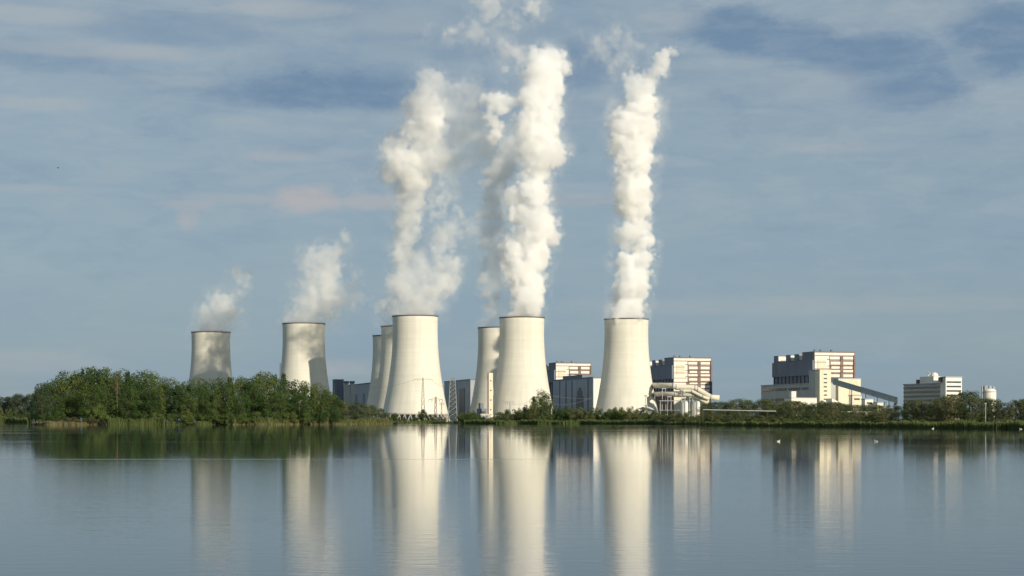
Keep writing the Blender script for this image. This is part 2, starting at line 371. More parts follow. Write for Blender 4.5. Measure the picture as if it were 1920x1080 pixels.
# ---------------------------------------------------------------- steam
STEAM = bpy.data.materials.new('steam'); STEAM.use_nodes = True
_t = STEAM.node_tree; _t.nodes.clear()
_p = _t.nodes.new('ShaderNodeVolumePrincipled'); _p.inputs['Color'].default_value = (1, 1, 1, 1); _p.inputs['Density'].default_value = 1; _p.inputs['Anisotropy'].default_value = 0
_o = _t.nodes.new('ShaderNodeOutputMaterial'); _t.links.new(_p.outputs[0], _o.inputs['Volume'])
def plume(label, D, puffs, sigma, edge, amp, voxel=1.4, seed=0, grow=1.1, wisp=.0, halo=.0, lean=0.0):
    k = D/F; P = []; rnd = random.Random(seed)
    for p in puffs:
        px, py, r, wt = p[:4]; dz = p[4] if len(p) > 4 else rnd.uniform(-.45, .45)*r
        dz += lean*max(0, 560-py)/10; kk = (D+dz*k)/F
        P.append(((px-960)*kk, D+dz*k, CZ-(py-HY)*kk, r*k*grow, wt))
    mg = amp*.9+4+(9 if halo else 0)
    lo = [min(p[i]-p[3] for p in P)-mg for i in range(3)]; hi = [max(p[i]+p[3] for p in P)+mg for i in range(3)]
    ng = bpy.data.node_groups.new('steam_density', 'GeometryNodeTree')
    ng.interface.new_socket('Geometry', in_out='OUTPUT', socket_type='NodeSocketGeometry')
    N = ng.nodes; L = ng.links
    def n(t, **kw):
        x = N.new(t)
        for a, b in kw.items(): setattr(x, a, b)
        return x
    def put(node, i, v):
        if isinstance(v, bpy.types.NodeSocket): L.new(v, node.inputs[i])
        else: node.inputs[i].default_value = v
    def m(op, a, b=0.0):
        x = n('ShaderNodeMath', operation=op); put(x, 0, a); put(x, 1, b); return x.outputs[0]
    def vm(op, a, b=(0, 0, 0), sc=None):
        x = n('ShaderNodeVectorMath', operation=op); put(x, 0, a)
        if sc is None: put(x, 1, b)
        else: x.inputs['Scale'].default_value = sc
        return x.outputs['Value'] if op == 'DISTANCE' else x.outputs[0]
    off = (seed*37.1, seed*11.3, seed*5.7)
    pos = vm('ADD', n('GeometryNodeInputPosition').outputs[0], off)
    def noise(v, scale, det, out=0, rough=.55):
        x = n('ShaderNodeTexNoise'); L.new(v, x.inputs['Vector']); x.inputs['Scale'].default_value = scale; x.inputs['Detail'].default_value = det; x.inputs['Roughness'].default_value = rough
        return x.outputs[out]
    w1 = vm('SCALE', vm('SUBTRACT', noise(pos, 1/38, 1, 1), (.5, .5, .5)), sc=amp*1.7)
    w2 = vm('SCALE', vm('SUBTRACT', noise(pos, 1/10, 3, 1), (.5, .5, .5)), sc=amp*.9)
    p2 = vm('ADD', vm('ADD', pos, w1), w2)
    vo = n('ShaderNodeTexVoronoi', feature='F1'); L.new(vm('ADD', pos, w2), vo.inputs['Vector']); vo.inputs['Scale'].default_value = 1/15; vo.inputs['Detail'].default_value = 1.6
    v2 = n('ShaderNodeTexVoronoi', feature='F1'); L.new(vm('ADD', pos, vm('SCALE', w2, sc=.6)), v2.inputs['Vector']); v2.inputs['Scale'].default_value = 1/7.5
    fb = m('MULTIPLY', m('SUBTRACT', noise(pos, 1/9, 6, 0, .68), .5), amp*2.1)
    er = m('ADD', m('ADD', m('MULTIPLY', m('SUBTRACT', .52, vo.outputs['Distance']), amp*1.1), m('MULTIPLY', m('SUBTRACT', .55, v2.outputs['Distance']), amp*.55)), fb)
    acc = None
    for (x, y, z, r, wt) in P:
        d = vm('DISTANCE', p2, (x+off[0], y+off[1], z+off[2]))
        e = m('ADD', m('SUBTRACT', r, d), er)
        mr = n('ShaderNodeMapRange', interpolation_type='SMOOTHSTEP'); L.new(e, mr.inputs[0])
        for i, q in enumerate((0, edge, 0, wt)): mr.inputs[1+i].default_value = q
        acc = mr.outputs[0] if acc is None else m('MAXIMUM', acc, mr.outputs[0])
    if halo:      # thin torn steam round the dense column
        hz = n('ShaderNodeMapRange', interpolation_type='SMOOTHSTEP'); L.new(noise(vm('ADD', pos, vm('SCALE', w1, sc=1.6)), 1/24, 6, 0, .62), hz.inputs[0])
        for i, q in enumerate((.46, .66, 0, halo)): hz.inputs[1+i].default_value = q
        acc2 = None
        for (x, y, z, r, wt) in P:
            d = vm('DISTANCE', p2, (x+off[0], y+off[1], z+off[2]))
            mr = n('ShaderNodeMapRange', interpolation_type='SMOOTHSTEP'); L.new(m('SUBTRACT', r*1.25+6, d), mr.inputs[0])
            for i, q in enumerate((0, 14, 0, min(1, wt*1.2))): mr.inputs[1+i].default_value = q
            acc2 = mr.outputs[0] if acc2 is None else m('MAXIMUM', acc2, mr.outputs[0])
        acc = m('MAXIMUM', acc, m('MULTIPLY', acc2, hz.outputs[0]))
    if wisp:      # torn inside
        x = n('ShaderNodeMapRange', interpolation_type='SMOOTHSTEP'); L.new(noise(vm('ADD', pos, w1), 1/16, 5, 0, .6), x.inputs[0])
        for i, q in enumerate((.38, .62, 1-wisp, 1+wisp)): x.inputs[1+i].default_value = q
        acc = m('MULTIPLY', acc, x.outputs[0])
    vc = n('GeometryNodeVolumeCube'); L.new(m('MULTIPLY', acc, sigma), vc.inputs['Density'])
    vc.inputs['Min'].default_value = lo; vc.inputs['Max'].default_value = hi
    for a, i in zip('XYZ', range(3)): vc.inputs['Resolution '+a].default_value = max(8, int((hi[i]-lo[i])/voxel))
    sm = n('GeometryNodeSetMaterial'); L.new(vc.outputs[0], sm.inputs[0]); sm.inputs['Material'].default_value = STEAM
    out = n('NodeGroupOutput'); L.new(sm.outputs[0], out.inputs[0])
    v = bpy.data.volumes.new('steam_plume'); v.materials.append(STEAM)
    o = bpy.data.objects.new('steam_plume', v); col.objects.link(o)
    md = o.modifiers.new('steam', 'NODES'); md.node_group = ng
    return tag(o, label, 'steam', 'steam plumes over the cooling towers', 'stuff')
P8 = [(1160, 597, 17, .6), (1192, 597, 17, .6), (1176, 588, 31, 1), (1180, 560, 32, 1), (1183, 535, 32, 1), (1172, 512, 24, 1), (1203, 512, 22, 1), (1168, 488, 23, 1), (1205, 487, 24, 1),
      (1206, 455, 23, 1), (1180, 455, 16, .5), (1170, 440, 20, .5), (1196, 425, 26, 1), (1190, 395, 30, 1), (1186, 365, 34, 1), (1188, 335, 35, 1), (1190, 305, 35, 1),
      (1187, 275, 38, 1), (1190, 245, 42, .9), (1186, 220, 38, .8), (1200, 200, 34, .8), (1198, 172, 30, .7), (1188, 152, 22, .6), (1214, 152, 22, .6), (1228, 132, 18, .6),
      (1242, 116, 20, .7), (1252, 102, 18, .7), (1152, 292, 14, .3), (1228, 300, 16, .3), (1222, 470, 12, .6), (1160, 225, 22, .4)]
P7 = [(958, 597, 14, .6), (992, 597, 20, .8), (984, 585, 31, 1), (987, 560, 33, 1), (957, 575, 12, .6), (988, 535, 35, 1), (978, 503, 36, 1), (975, 475, 38, 1), (1002, 480, 33, 1), (1032, 450, 22, .6),
      (1002, 440, 36, 1), (1010, 415, 34, 1), (985, 400, 30, 1), (972, 370, 30, 1), (1002, 362, 32, 1), (1030, 350, 14, .2), (1000, 322, 26, .6), (1015, 330, 20, .5), (1010, 300, 34, .7), (1030, 290, 34, .9),
      (1045, 285, 20, .9), (1000, 260, 36, .7), (1020, 240, 34, .9), (990, 225, 30, .6), (1015, 210, 36, .9), (1035, 205, 22, .5), (1005, 180, 36, .9), (1030, 160, 34, .9),
      (1010, 140, 36, .7), (1030, 115, 32, .9), (1062, 128, 18, .7), (1000, 110, 26, .5), (972, 112, 20, .25), (1038, 240, 20, .4),
      (935, 195, 24, .7), (915, 188, 17, .5), (925, 225, 19, .8), (930, 250, 20, .8), (952, 188, 20, .5), (950, 128, 11, .3), (951, 150, 9, .3)]
P6 = [(912, 606, 14, .5), (922, 595, 15, .6), (920, 575, 18, .6), (922, 550, 22, .6), (925, 520, 24, .55), (922, 490, 24, .5), (922, 460, 26, .5), (920, 430, 26, .55), (918, 400, 24, .6), (922, 375, 22, .7),
      (914, 370, 14, 1), (925, 345, 24, .6), (935, 322, 28, .8), (948, 300, 28, .7), (960, 278, 28, .6), (930, 305, 16, .9)]
P3 = [(752, 590, 18, .5), (780, 590, 22, .5), (806, 590, 17, .5), (760, 575, 26, .4), (790, 575, 30, .4), (775, 548, 36, .35), (812, 535, 28, .4), (832, 512, 25, .42), (848, 492, 20, .4),
      (765, 515, 28, .25), (792, 505, 28, .22), (825, 470, 20, .3), (835, 440, 24, .35), (852, 425, 22, .35), (876, 423, 17, .25), (893, 420, 10, .2), (820, 410, 16, .5),
      (822, 385, 16, .5), (830, 360, 17, .4), (832, 345, 14, .35)]
P4 = [(722, 600, 15, .4), (718, 575, 18, .35), (735, 560, 15, .6), (745, 530, 18, .6), (748, 500, 18, .4), (756, 470, 26, .55), (760, 440, 26, .5), (762, 410, 28, .5), (768, 380, 28, .6), (760, 355, 22, .9),
      (772, 330, 32, .8), (772, 300, 28, .9), (737, 330, 22, 1), (722, 322, 16, 1), (745, 295, 26, 1), (748, 270, 24, 1), (734, 278, 20, 1), (775, 260, 24, .7), (802, 290, 36, .35), (820, 300, 28, .3),
      (775, 240, 24, 1), (798, 238, 29, 1), (805, 222, 28, 1), (785, 205, 25, 1), (775, 195, 21, .9), (797, 186, 24, .6), (820, 200, 20, .35), (808, 165, 28, .22), (800, 150, 26, .25), (825, 240, 20, .35)]
P2 = [(556, 602, 20, .5), (586, 602, 20, .5), (609, 606, 10, .7), (575, 580, 24, .45), (605, 572, 24, .5), (612, 592, 12, .7), (592, 548, 27, .45), (622, 548, 24, .45), (650, 548, 20, .25), (670, 556, 14, .2),
      (602, 518, 26, .42), (616, 500, 22, .38), (590, 492, 23, .32), (578, 484, 12, .4), (608, 480, 22, .3), (630, 472, 16, .4), (641, 452, 13, .4), (650, 444, 11, .35), (663, 520, 14, .15)]
P1 = [(378, 616, 14, .3), (400, 616, 20, .35), (420, 614, 14, .35), (397, 597, 22, .32), (417, 590, 24, .36), (421, 570, 18, .35), (402, 563, 14, .3), (437, 558, 13, .3), (450, 543, 11, .3),
      (456, 522, 14, .3), (444, 514, 12, .3), (468, 515, 11, .15)]
PW = [(860, 205, 42, .2), (880, 240, 40, .2), (895, 275, 36, .2), (845, 290, 36, .16), (885, 180, 30, .2), (860, 330, 30, .12), (950, 95, 26, .22), (890, 60, 26, .18), (960, 40, 24, .18), (1120, 90, 24, .15), (852, 66, 14, .55), (846, 78, 9, .55), (808, 52, 12, .3), (915, 12, 26, .3), (912, 36, 16, .25), (1000, 12, 20, .5), (1003, 38, 13, .4), (1062, 50, 8, .25), (1075, 62, 9, .25), (1090, 70, 8, .2),
      (1162, 118, 24, .22), (1180, 88, 24, .25), (1160, 72, 22, .2), (1145, 55, 22, .12), (868, 212, 26, .10), (870, 242, 32, .10), (905, 262, 26, .10),
      (655, 335, 16, .10), (662, 362, 14, .10)]
plume('dense straight steam column rising from the rightmost cooling tower', 1952, P8, .2, 4.5, 9, seed=8, wisp=.35, grow=1.18, voxel=1.3, halo=.16)
plume('thickest billowing white steam column rising from the central cooling tower', 1922, P7, .2, 4.5, 9, seed=7, wisp=.35, grow=1.14, voxel=1.3, halo=.16)
plume('bluish shaded steam column left of and behind the thickest one', 2130, P6, .11, 7, 9, seed=6, wisp=.35, grow=1.3, voxel=1.6, halo=.2)
plume('thin ragged steam veil leaning right from the large left of centre tower', 1893, P3, .11, 11, 13, seed=3, wisp=.70, grow=1.72, voxel=1.5, halo=.15)
plume('cauliflower shaped steam column behind the thin veil of the large left tower', 2100, P4, .15, 5.0, 9, seed=4, wisp=.35, grow=1.22, voxel=1.4, halo=.2, lean=-7)
plume('loose steam leaning right from the cooling tower behind the wooded shore', 2040, P2, .12, 9, 12, seed=2, wisp=.72, grow=1.7, voxel=1.6, halo=.2)
plume('small faint puff of steam over the leftmost cooling tower', 2238, P1, .18, 11, 11, seed=1, wisp=.5, grow=1.75, voxel=1.6, halo=.2)
plume('torn wisps of steam drifting above the tall plumes', 1990, PW, .12, 14, 15, seed=9, wisp=.85, grow=1.6, voxel=2.2, halo=.2)

# ---------------------------------------------------------------- buildings
def root_at(name, px, D, deg, label, cat, group=None, z=ZG):
    """Empty at the building's near corner; local +x runs right along the front, +y runs away along the left side"""
    return tag(empty(name, (wx(px, D), D, z), R(deg)), label, cat, group)
ROT = 15.5
def boiler_house():
    H = 86.5; W = 55; DP = 124
    r = root_at('boiler_house', 1527, 2200, ROT, 'tall boiler house on the right, white banded front, above the inclined conveyor bridge', 'industrial building', 'boiler houses of the power station')
    b = MB(); b.box(0, W, 0, DP*.28, 0, H)               # front block
    b.box(0.0, W, DP*.28, DP, 0, H-9.5)
    core = b.build('wall', M['brown'], r)
    b = MB(); b.box(-.35, -.003, 0, DP*.28, 34, H); b.box(-.35, -.003, DP*.28, DP, 34, H-9.5)
    b.build('side_cladding', M['slate'], r)
    b = MB(); b.box(-2.4, -.353, .3, DP-.3, 58, H-9.8); b.build('side_gallery', M['slate'], r)
    ribs = MB()
    for i in range(11): y = 4+i*11.6; ribs.box(-1.3, -.353, y, y+1.6, 34.2, 57.9)
    ribs.build('side_ribs', M['dark'], r)
    # bunker heads on the long roof: dark boxes, sunlight on their fronts painted white
    for y in (46, 72, 110):
        q = MB(); q.box(-.2, 17, y, y+13, H-9.5, H-.5); o = q.build('roof_bunker', M['slate'], r)
        q = MB(); q.box(.8, 15.5, y-.25, y-.003, H-8.7, H-1.5); q.build('lit_front_panel', M['white'], o)
    q = MB(); q.box(10, 40, 42, 96, H-9.5, H-3); q.build('roof_duct', M['slate'], r)
    rp = MB(); rp.box(-.6, W+.3, -.6, DP*.28, H+.003, H+1.2); rp.build('parapet', M['brown'], r)
    for x in (4, 12, 27): q = MB(); q.box(x, x+3, 8, 11, H+1.2, H+3.8); q.build('roof_vent', M['slate'], r)
    def panel(x0, x1, z0, z1, m_=M['white'], d=.5, name='wall_panel'):
        q = MB(); q.box(x0, x1, -d, -.003, z0, z1); q.build(name, m_, r)
    panel(0.4, 20, 54, H-4.6); panel(.4, 18, 41.5, 52.8); panel(0.4, W-.8, H-3.6, H-.4)
    panel(4, 15.5, H-22, H-9, M['cream'], .9, 'raised_panel')
    zz = H-5.2
    for i, h in enumerate((4.6, 3.6, 3.4, 3.6, 3.4, 3.0, 3.2, 3.4)):
        panel(21.2+(i % 3)*.9, 34.4+(i % 2)*.6, zz-h, zz); panel(39.4, W-2.2-(i % 3)*.5, zz-h, zz); zz -= h+1.75
    for z, x1 in ((H-12.5, 16), (H-20.5, 20), (H-27.5, 19.5)): q = MB(); q.box(.6, x1, -1.3, -.503, z, z+.45); q.build('ledge', M['rust'], r)
    panel(35.2, 39.0, 40, H-5, M['brown'], .9, 'stair_shaft')
    panel(0.4, W-.6, 0, 33, M['cream'], .4)
    q = MB(); q.box(W-1.2, W+1.0, -1.2, 1.2, 30, H-3); q.build('corner_duct', M['brown'], r)
    q = MB()
    for z in (H-9, H-17, H-25, H-33): q.box(17, W-1, -1.9, -.55, z, z+.35)
    q.build('gallery', M['rust'], r)
    return r
bh = boiler_house()
for px, D, lab in ((1263, 2400, 'middle boiler house, dark side and white banded front, rising behind the cream pipes'),
                   (1042, 2616, 'farthest and smallest boiler house, above the grey hall between two cooling towers')):
    o = copy_tree(bh); o.location = (wx(px, D), D, ZG); o['label'] = lab

def annex():       # long grey hall + stair tower at the right plant
    r = root_at('turbine_hall', 1530, 2135, ROT, 'long low light grey hall with two dark window bands beside the right boiler house', 'industrial building')
    q = MB(); q.box(0, 26, 0, 165, 0, 46); q.build('wall', M['lightgrey'], r)
    q = MB(); q.box(-.5, 26.4, -.4, 165.4, 46.003, 47.2); q.build('roof', M['hall'], r)
    for z in (39, 26):
        for k in range(4):
            q = MB(); q.box(-.35, -.003, 5+k*40, 40+k*40, z, z+3.2); q.build('window_band', M['glass'], r)
    for k in range(5):
        q = MB(); q.box(-.5, -.003, 10+k*31, 22+k*31, 0, 14); q.build('gate', M['dark'], r)
    r = root_at('machine_house', 1500, 2128, ROT, 'small slate roofed block leaning on the grey hall below the right boiler house', 'industrial building')
    q = MB(); q.box(20, 34, -1, 18, 0, 62); q.build('wall', M['lightgrey'], r); q = MB(); q.box(19.6, 34.4, -1.4, 18.4, 62.003, 63); q.build('roof', M['hall'], r)
    r = root_at('stair_tower', 1537, 2080, ROT, 'tall cream stair tower with slit windows in front of the right boiler house', 'tower')
    q = MB(); q.box(0, 14.5, 0, 12, 0, 61); q.build('wall', M['cream'], r)
    q = MB(); q.box(-.3, 14.8, -.3, 12.3, 61.003, 61.9); q.build('roof', M['hall'], r)
    for k in range(11):
        q = MB(); q.box(5.2, 9.4, -.25, -.003, 6+k*4.9, 7.5+k*4.9); q.build('window', M['glass'], r)
    r = root_at('workshop', 1484, 2040, ROT, 'low white building in front of the long grey hall', 'industrial building')
    q = MB(); q.box(0, 32, 0, 20, 0, 27); q.box(.2, 6, .2, 6, 27, 35); q.build('wall', M['white'], r)
    q = MB(); q.box(-.3, 32.3, -.3, 20.3, 27.003, 27.8); q.build('roof', M['hall'], r)
    for k in range(5): q = MB(); q.box(8+k*4.8, 11+k*4.8, -.2, -.003, 15, 18); q.build('window', M['glass'], r)
    r = root_at('bunker_building', 1572, 2150, ROT, 'wide cream block at the foot of the right boiler house, above the conveyor bridge', 'industrial building')
    q = MB(); q.box(0, 30, 0, 30, 0, 52); q.build('wall', M['cream'], r)
    q = MB(); q.box(-.3, 30.3, -.3, 30.3, 52.003, 53); q.build('roof', M['hall'], r)
    r = root_at('storage_shed', 1560, 2060, ROT, 'white sloping shed below the inclined conveyor bridge', 'shed')
    q = MB(); q.add([(0, 0, 0), (46, 0, 0), (46, 0, 6), (0, 0, 27), (0, 16, 0), (46, 16, 0), (46, 16, 6), (0, 16, 27)],
                    [(0, 1, 2, 3), (5, 4, 7, 6), (4, 0, 3, 7), (1, 5, 6, 2), (3, 2, 6, 7)]); q.build('wall', M['white'], r)
    for k in range(4): q = MB(); q.box(16+k*4, 16.8+k*4, -.5, -.003, 0, 18-k*2); q.build('downpipe', M['rust'], r)
annex()

def conveyor():
    D0, D1 = 2050, 1980
    r = empty('conveyor_bridge', (wx(1562, D0), D0, ZG)); tag(r, 'inclined teal grey conveyor bridge sloping down to the right from the cream stair tower', 'conveyor')
    a = np.array((0, 0, wz(716, D0)-ZG)); b = np.array((wx(1682, D1)-wx(1562, D0), D1-D0, wz(751, D1)-ZG))
    q = MB(); n = np.array((.5, 4.2, 0))
    def prism(z0, z1, w, nm, mt, parent):
        vs = [a+(0, -w, z0), b+(0, -w, z0), b+(0, w, z0), a+(0, w, z0), a+(0, -w, z1), b+(0, -w, z1), b+(0, w, z1), a+(0, w, z1)]
        q = MB(); q.add(vs, [(0, 3, 2, 1), (4, 5, 6, 7), (0, 1, 5, 4), (1, 2, 6, 5), (2, 3, 7, 6), (3, 0, 4, 7)]); return q.build(nm, mt, parent)
    prism(-3.0, 1.8, 2.6, 'gallery', M['hall'], r); prism(1.805, 3.6, 3.0, 'roof', M['teal'], r)
    for t in (.28, .5, .68, .86):
        p = a+(b-a)*t; q = MB()
        for s_ in (-1, 1): q.tube([(p[0]+s_*1.4, p[1]-2, 0), (p[0]+s_*1.0, p[1]-1.2, p[2]-3)], .5, 6)
        q.tube([(p[0]-1.4, p[1]-2, p[2]*.3), (p[0]+1.2, p[1]-2, p[2]*.6)], .25, 5)
        q.build('support', M['lightgrey'], r)
conveyor()
for px, D, w, h, mt, lab in ((1622, 2000, 11, 25, 'white', 'small white building under the middle of the conveyor bridge'),
                             (1645, 1990, 9, 21, 'cream', 'small cream building under the lower end of the conveyor bridge'),
                             (1598, 2045, 12, 30, 'cream', 'cream transfer house beneath the upper part of the conveyor bridge')):
    r = root_at('plant_building', px, D, ROT, lab, 'building')
    q = MB(); q.box(0, w, 0, 9, 0, h); q.build('wall', M[mt], r)
    q = MB(); q.box(-.5, w+.5, -.5, 9.5, h+.003, h+1); q.build('roof', M['hall'], r)
    q = MB(); q.box(w*.2, w*.8, -.2, -.003, h-5, h-3); q.build('window', M['glass'], r)

def halls():
    r = root_at('turbine_hall', 1112, 2350, ROT, 'blue grey hall with a dark arched opening, between the central and rightmost cooling towers', 'industrial building')
    q = MB(); q.box(0, 60, 0, 185, 0, 58); q.build('wall', M['hall'], r)
    q = MB(); q.box(-.6, 60.6, -.6, 186, 58.003, 59.5); q.build('roof', M['slate'], r)
    q = MB(); q.box(.5, 59, -.4, -.003, 1, 57); q.build('lit_gable_panel', M['white'], r)  # sunlit gable end put into the colour: white over the grey wall
    q = MB()
    q.box(-.5, -.003, 42, 74, 0, 34); q.box(-.5, -.003, 47, 69, 34.01, 42); q.box(-.5, -.003, 52, 64, 42.01, 46); q.build('opening', M['dark'], r)
    for k, y in enumerate((20, 92, 120, 150)): q = MB(); q.box(-.8, -.003, y, y+2.5, 0, 57); q.build('wall_rib', M['slate'], r)
    q = MB(); q.box(4, 24, 60, 150, 59.5, 64); q.build('roof_monitor', M['slate'], r)
    r = root_at('turbine_hall', 893, 2330, ROT, 'dark blue grey hall behind the lattice mast, beside the half hidden cooling tower', 'industrial building')
    q = MB(); q.box(-8, 50, 0, 150, 0, 55); q.build('wall', M['hall'], r); q = MB(); q.box(-8.5, 50.5, -.5, 150.5, 55.003, 56.2); q.build('roof', M['slate'], r)
    q = MB(); q.box(-8.5, -8.003, 30, 60, 0, 44); q.build('opening', M['dark'], r)
    r = root_at('turbine_hall', 700, 2480, ROT, 'low blue grey hall behind the right end of the wooded shore', 'industrial building')
    q = MB(); q.box(-1, 50, 0, 320, 0, 54); q.build('wall', M['hall'], r); q = MB(); q.box(-1.5, 50.5, -.5, 320.5, 54.003, 55.2); q.build('roof', M['slate'], r)
    for y in (60, 120, 210): q = MB(); q.box(-1.5, -1.003, y, y+14, 0, 40); q.build('opening', M['dark'], r)
    for px, D, lab, w in ((646, 2400, 'left one of two pale piers in front of the low hall behind the wood', 5.5), (657.5, 2400, 'right one of two pale piers in front of the low hall behind the wood', 5)):
        r = root_at('concrete_pier', px, D, ROT, lab, 'pier', 'pale piers in front of the low hall')
        q = MB(); q.box(0, w, 0, 5, 0, 52); q.build('shaft', M['lightgrey'], r); q = MB(); q.box(-.6, w+.6, -.6, 5.6, 52.003, 55); q.build('cap', M['slate'], r)
    r = root_at('plant_building', 639, 2420, ROT, 'slate coloured box on the low hall left of the pale piers', 'building')
    q = MB(); q.box(-8, 4, 0, 20, 0, 57); q.build('wall', M['slate'], r); q = MB(); q.box(-8.4, 4.4, -.4, 20.4, 57.003, 58); q.build('roof', M['hall'], r)
    r = root_at('stair_tower', 916.5, 1880, ROT, 'slim cream stair tower with a brown edge in front of the half hidden cooling tower', 'tower')
    q = MB(); q.box(0, 4.6, 0, 6, 0, 52); q.build('wall', M['cream'], r); q = MB(); q.box(-.8, -.003, -.3, 1.2, 0, 52.4); q.build('edge_strip', M['brown'], r)
    for k in range(4): q = MB(); q.box(1.6, 2.9, -.2, -.003, 12+k*10.3, 13.4+k*10.3); q.build('window', M['glass'], r)
    r = root_at('pump_house', 899, 1900, ROT, 'low shaded grey block at the foot of the half hidden cooling tower', 'building')
    q = MB(); q.box(0, 8, 0, 12, 0, 14); q.build('wall', M['slate'], r); q = MB(); q.box(1, 5, 2, 8, 14, 20); q.build('roof_box', M['slate'], r)  # dark slate colour stands in for shade on this block
    q = MB(); q.box(1.5, 6.5, -.2, -.003, 9, 11); q.build('window_band', M['glass'], r)
    r = root_at('boathouse', 902, 1150, 4, 'small flat white hut among the shore bushes below the half hidden tower', 'hut', z=.8)
    q = MB(); q.box(0, 6.6, 0, 4, 0, 5.0); q.build('wall', M['white'], r); q = MB(); q.box(-.5, 7.1, -.5, 4.5, 5.003, 5.5); q.build('roof', M['white'], r)
    q = MB(); q.box(1, 2.4, -.12, -.003, 0, 3.8); q.build('door', M['dark'], r)
halls()

def office():
    r = root_at('office_building', 1763, 1560, 20, 'grey and white office block with window bands, right of the power station above the trees', 'office building')
    a = 20+math.degrees(math.atan((1763-960)/F)); k = 1560/F
    Ld = 66*k/math.sin(R(a))*1.06; Hh = (789-716)*k
    q = MB(); q.box(.5, 14, .5, Ld, 0, Hh-1); q.build('wing', M['lightgrey'], r)
    for i in range(7):
        z = Hh-2.9-i*3.9
        q = MB(); q.box(.2, .497, .7, Ld, z-1.7, z); q.build('window_band', M['glass'], r)
    q = MB(); q.box(0, 14.4, 0, Ld+.4, Hh-1.0, Hh); q.build('roof', M['hall'], r)
    H2 = (789-704.5)*k; W2 = 30*k/math.cos(R(a))
    q = MB(); q.box(.3, W2, -8, .45, 0, H2-1); q.build('tower_wing', M['white'], r)
    for i in range(9):
        z = H2-4.2-i*3.9
        q = MB(); q.box(1.2, W2-1, -8.25, -8.003, z-1.5, z); q.build('window_band', M['glass'], r)
    q = MB(); q.box(0, W2+.3, -8.3, .8, H2-1+.003, H2); q.build('tower_roof', M['hall'], r)
    q = MB(); q.box(1, 13, 12, 34, Hh+.003, Hh+6.0); pb = q.build('roof_house', M['white'], r)
    q = MB(); q.lathe([(3.6*math.cos(t), Hh+6.5+3.4*math.sin(t)) for t in [i*math.pi/2/8 for i in range(9)]], 24, c=(7, 20)); q.build('dome', M['white'], pb)
    q = MB(); q.tube([(7, 29, Hh+6.0), (7, 29, Hh+9.5)], .4, 6); q.tube([(7, 31, Hh+10.5), (7, 26, Hh+8.5)], .5, 6); q.build('antenna', M['white'], pb)
    q = MB(); q.box(1, 6, 37, 40, Hh+.003, Hh+3.6); q.build('lift_house', M['dark'], r)
    q = MB(); q.box(-1.5, .3, -3, 1, H2-4.5, H2-.6); q.build('side_box', M['dark'], r)
office()
def silo():
    r = tag(empty('silo', (wx(1855.5, 1450), 1450, ZG)), 'white round silo with small roof caps above the trees at the far right', 'silo')
    k = 1450/F; rr = 12*k; h = (789-727)*k
    q = MB(); q.lathe([(0, 0), (rr, 0), (rr, h-2.2), (rr*.96, h-1.2), (rr*.55, h), (0, h+.3)], 40); q.build('drum', M['white'], r)
    q = MB(); q.lathe([(rr+.25, h-2.9), (rr+.25, h-2.2), (rr+.02, h-2.2), (rr+.02, h-2.9)], 40, closed=True); q.build('rim', M['lightgrey'], r)
    for dx, w, hh in ((-3.4, 1.3, 3.2), (.2, 1.1, 3.0), (3.2, .9, 2.2)):
        q = MB(); q.box(dx-w, dx+w, -w-1, w-1, h-1.2, h+hh-.6); q.build('roof_cap', M['hall'], r)
    q = MB(); q.box(-rr-1.2, -rr+.4, -1, 1.5, 0, h+2); q.build('stair_shaft', M['lightgrey'], r)
silo()
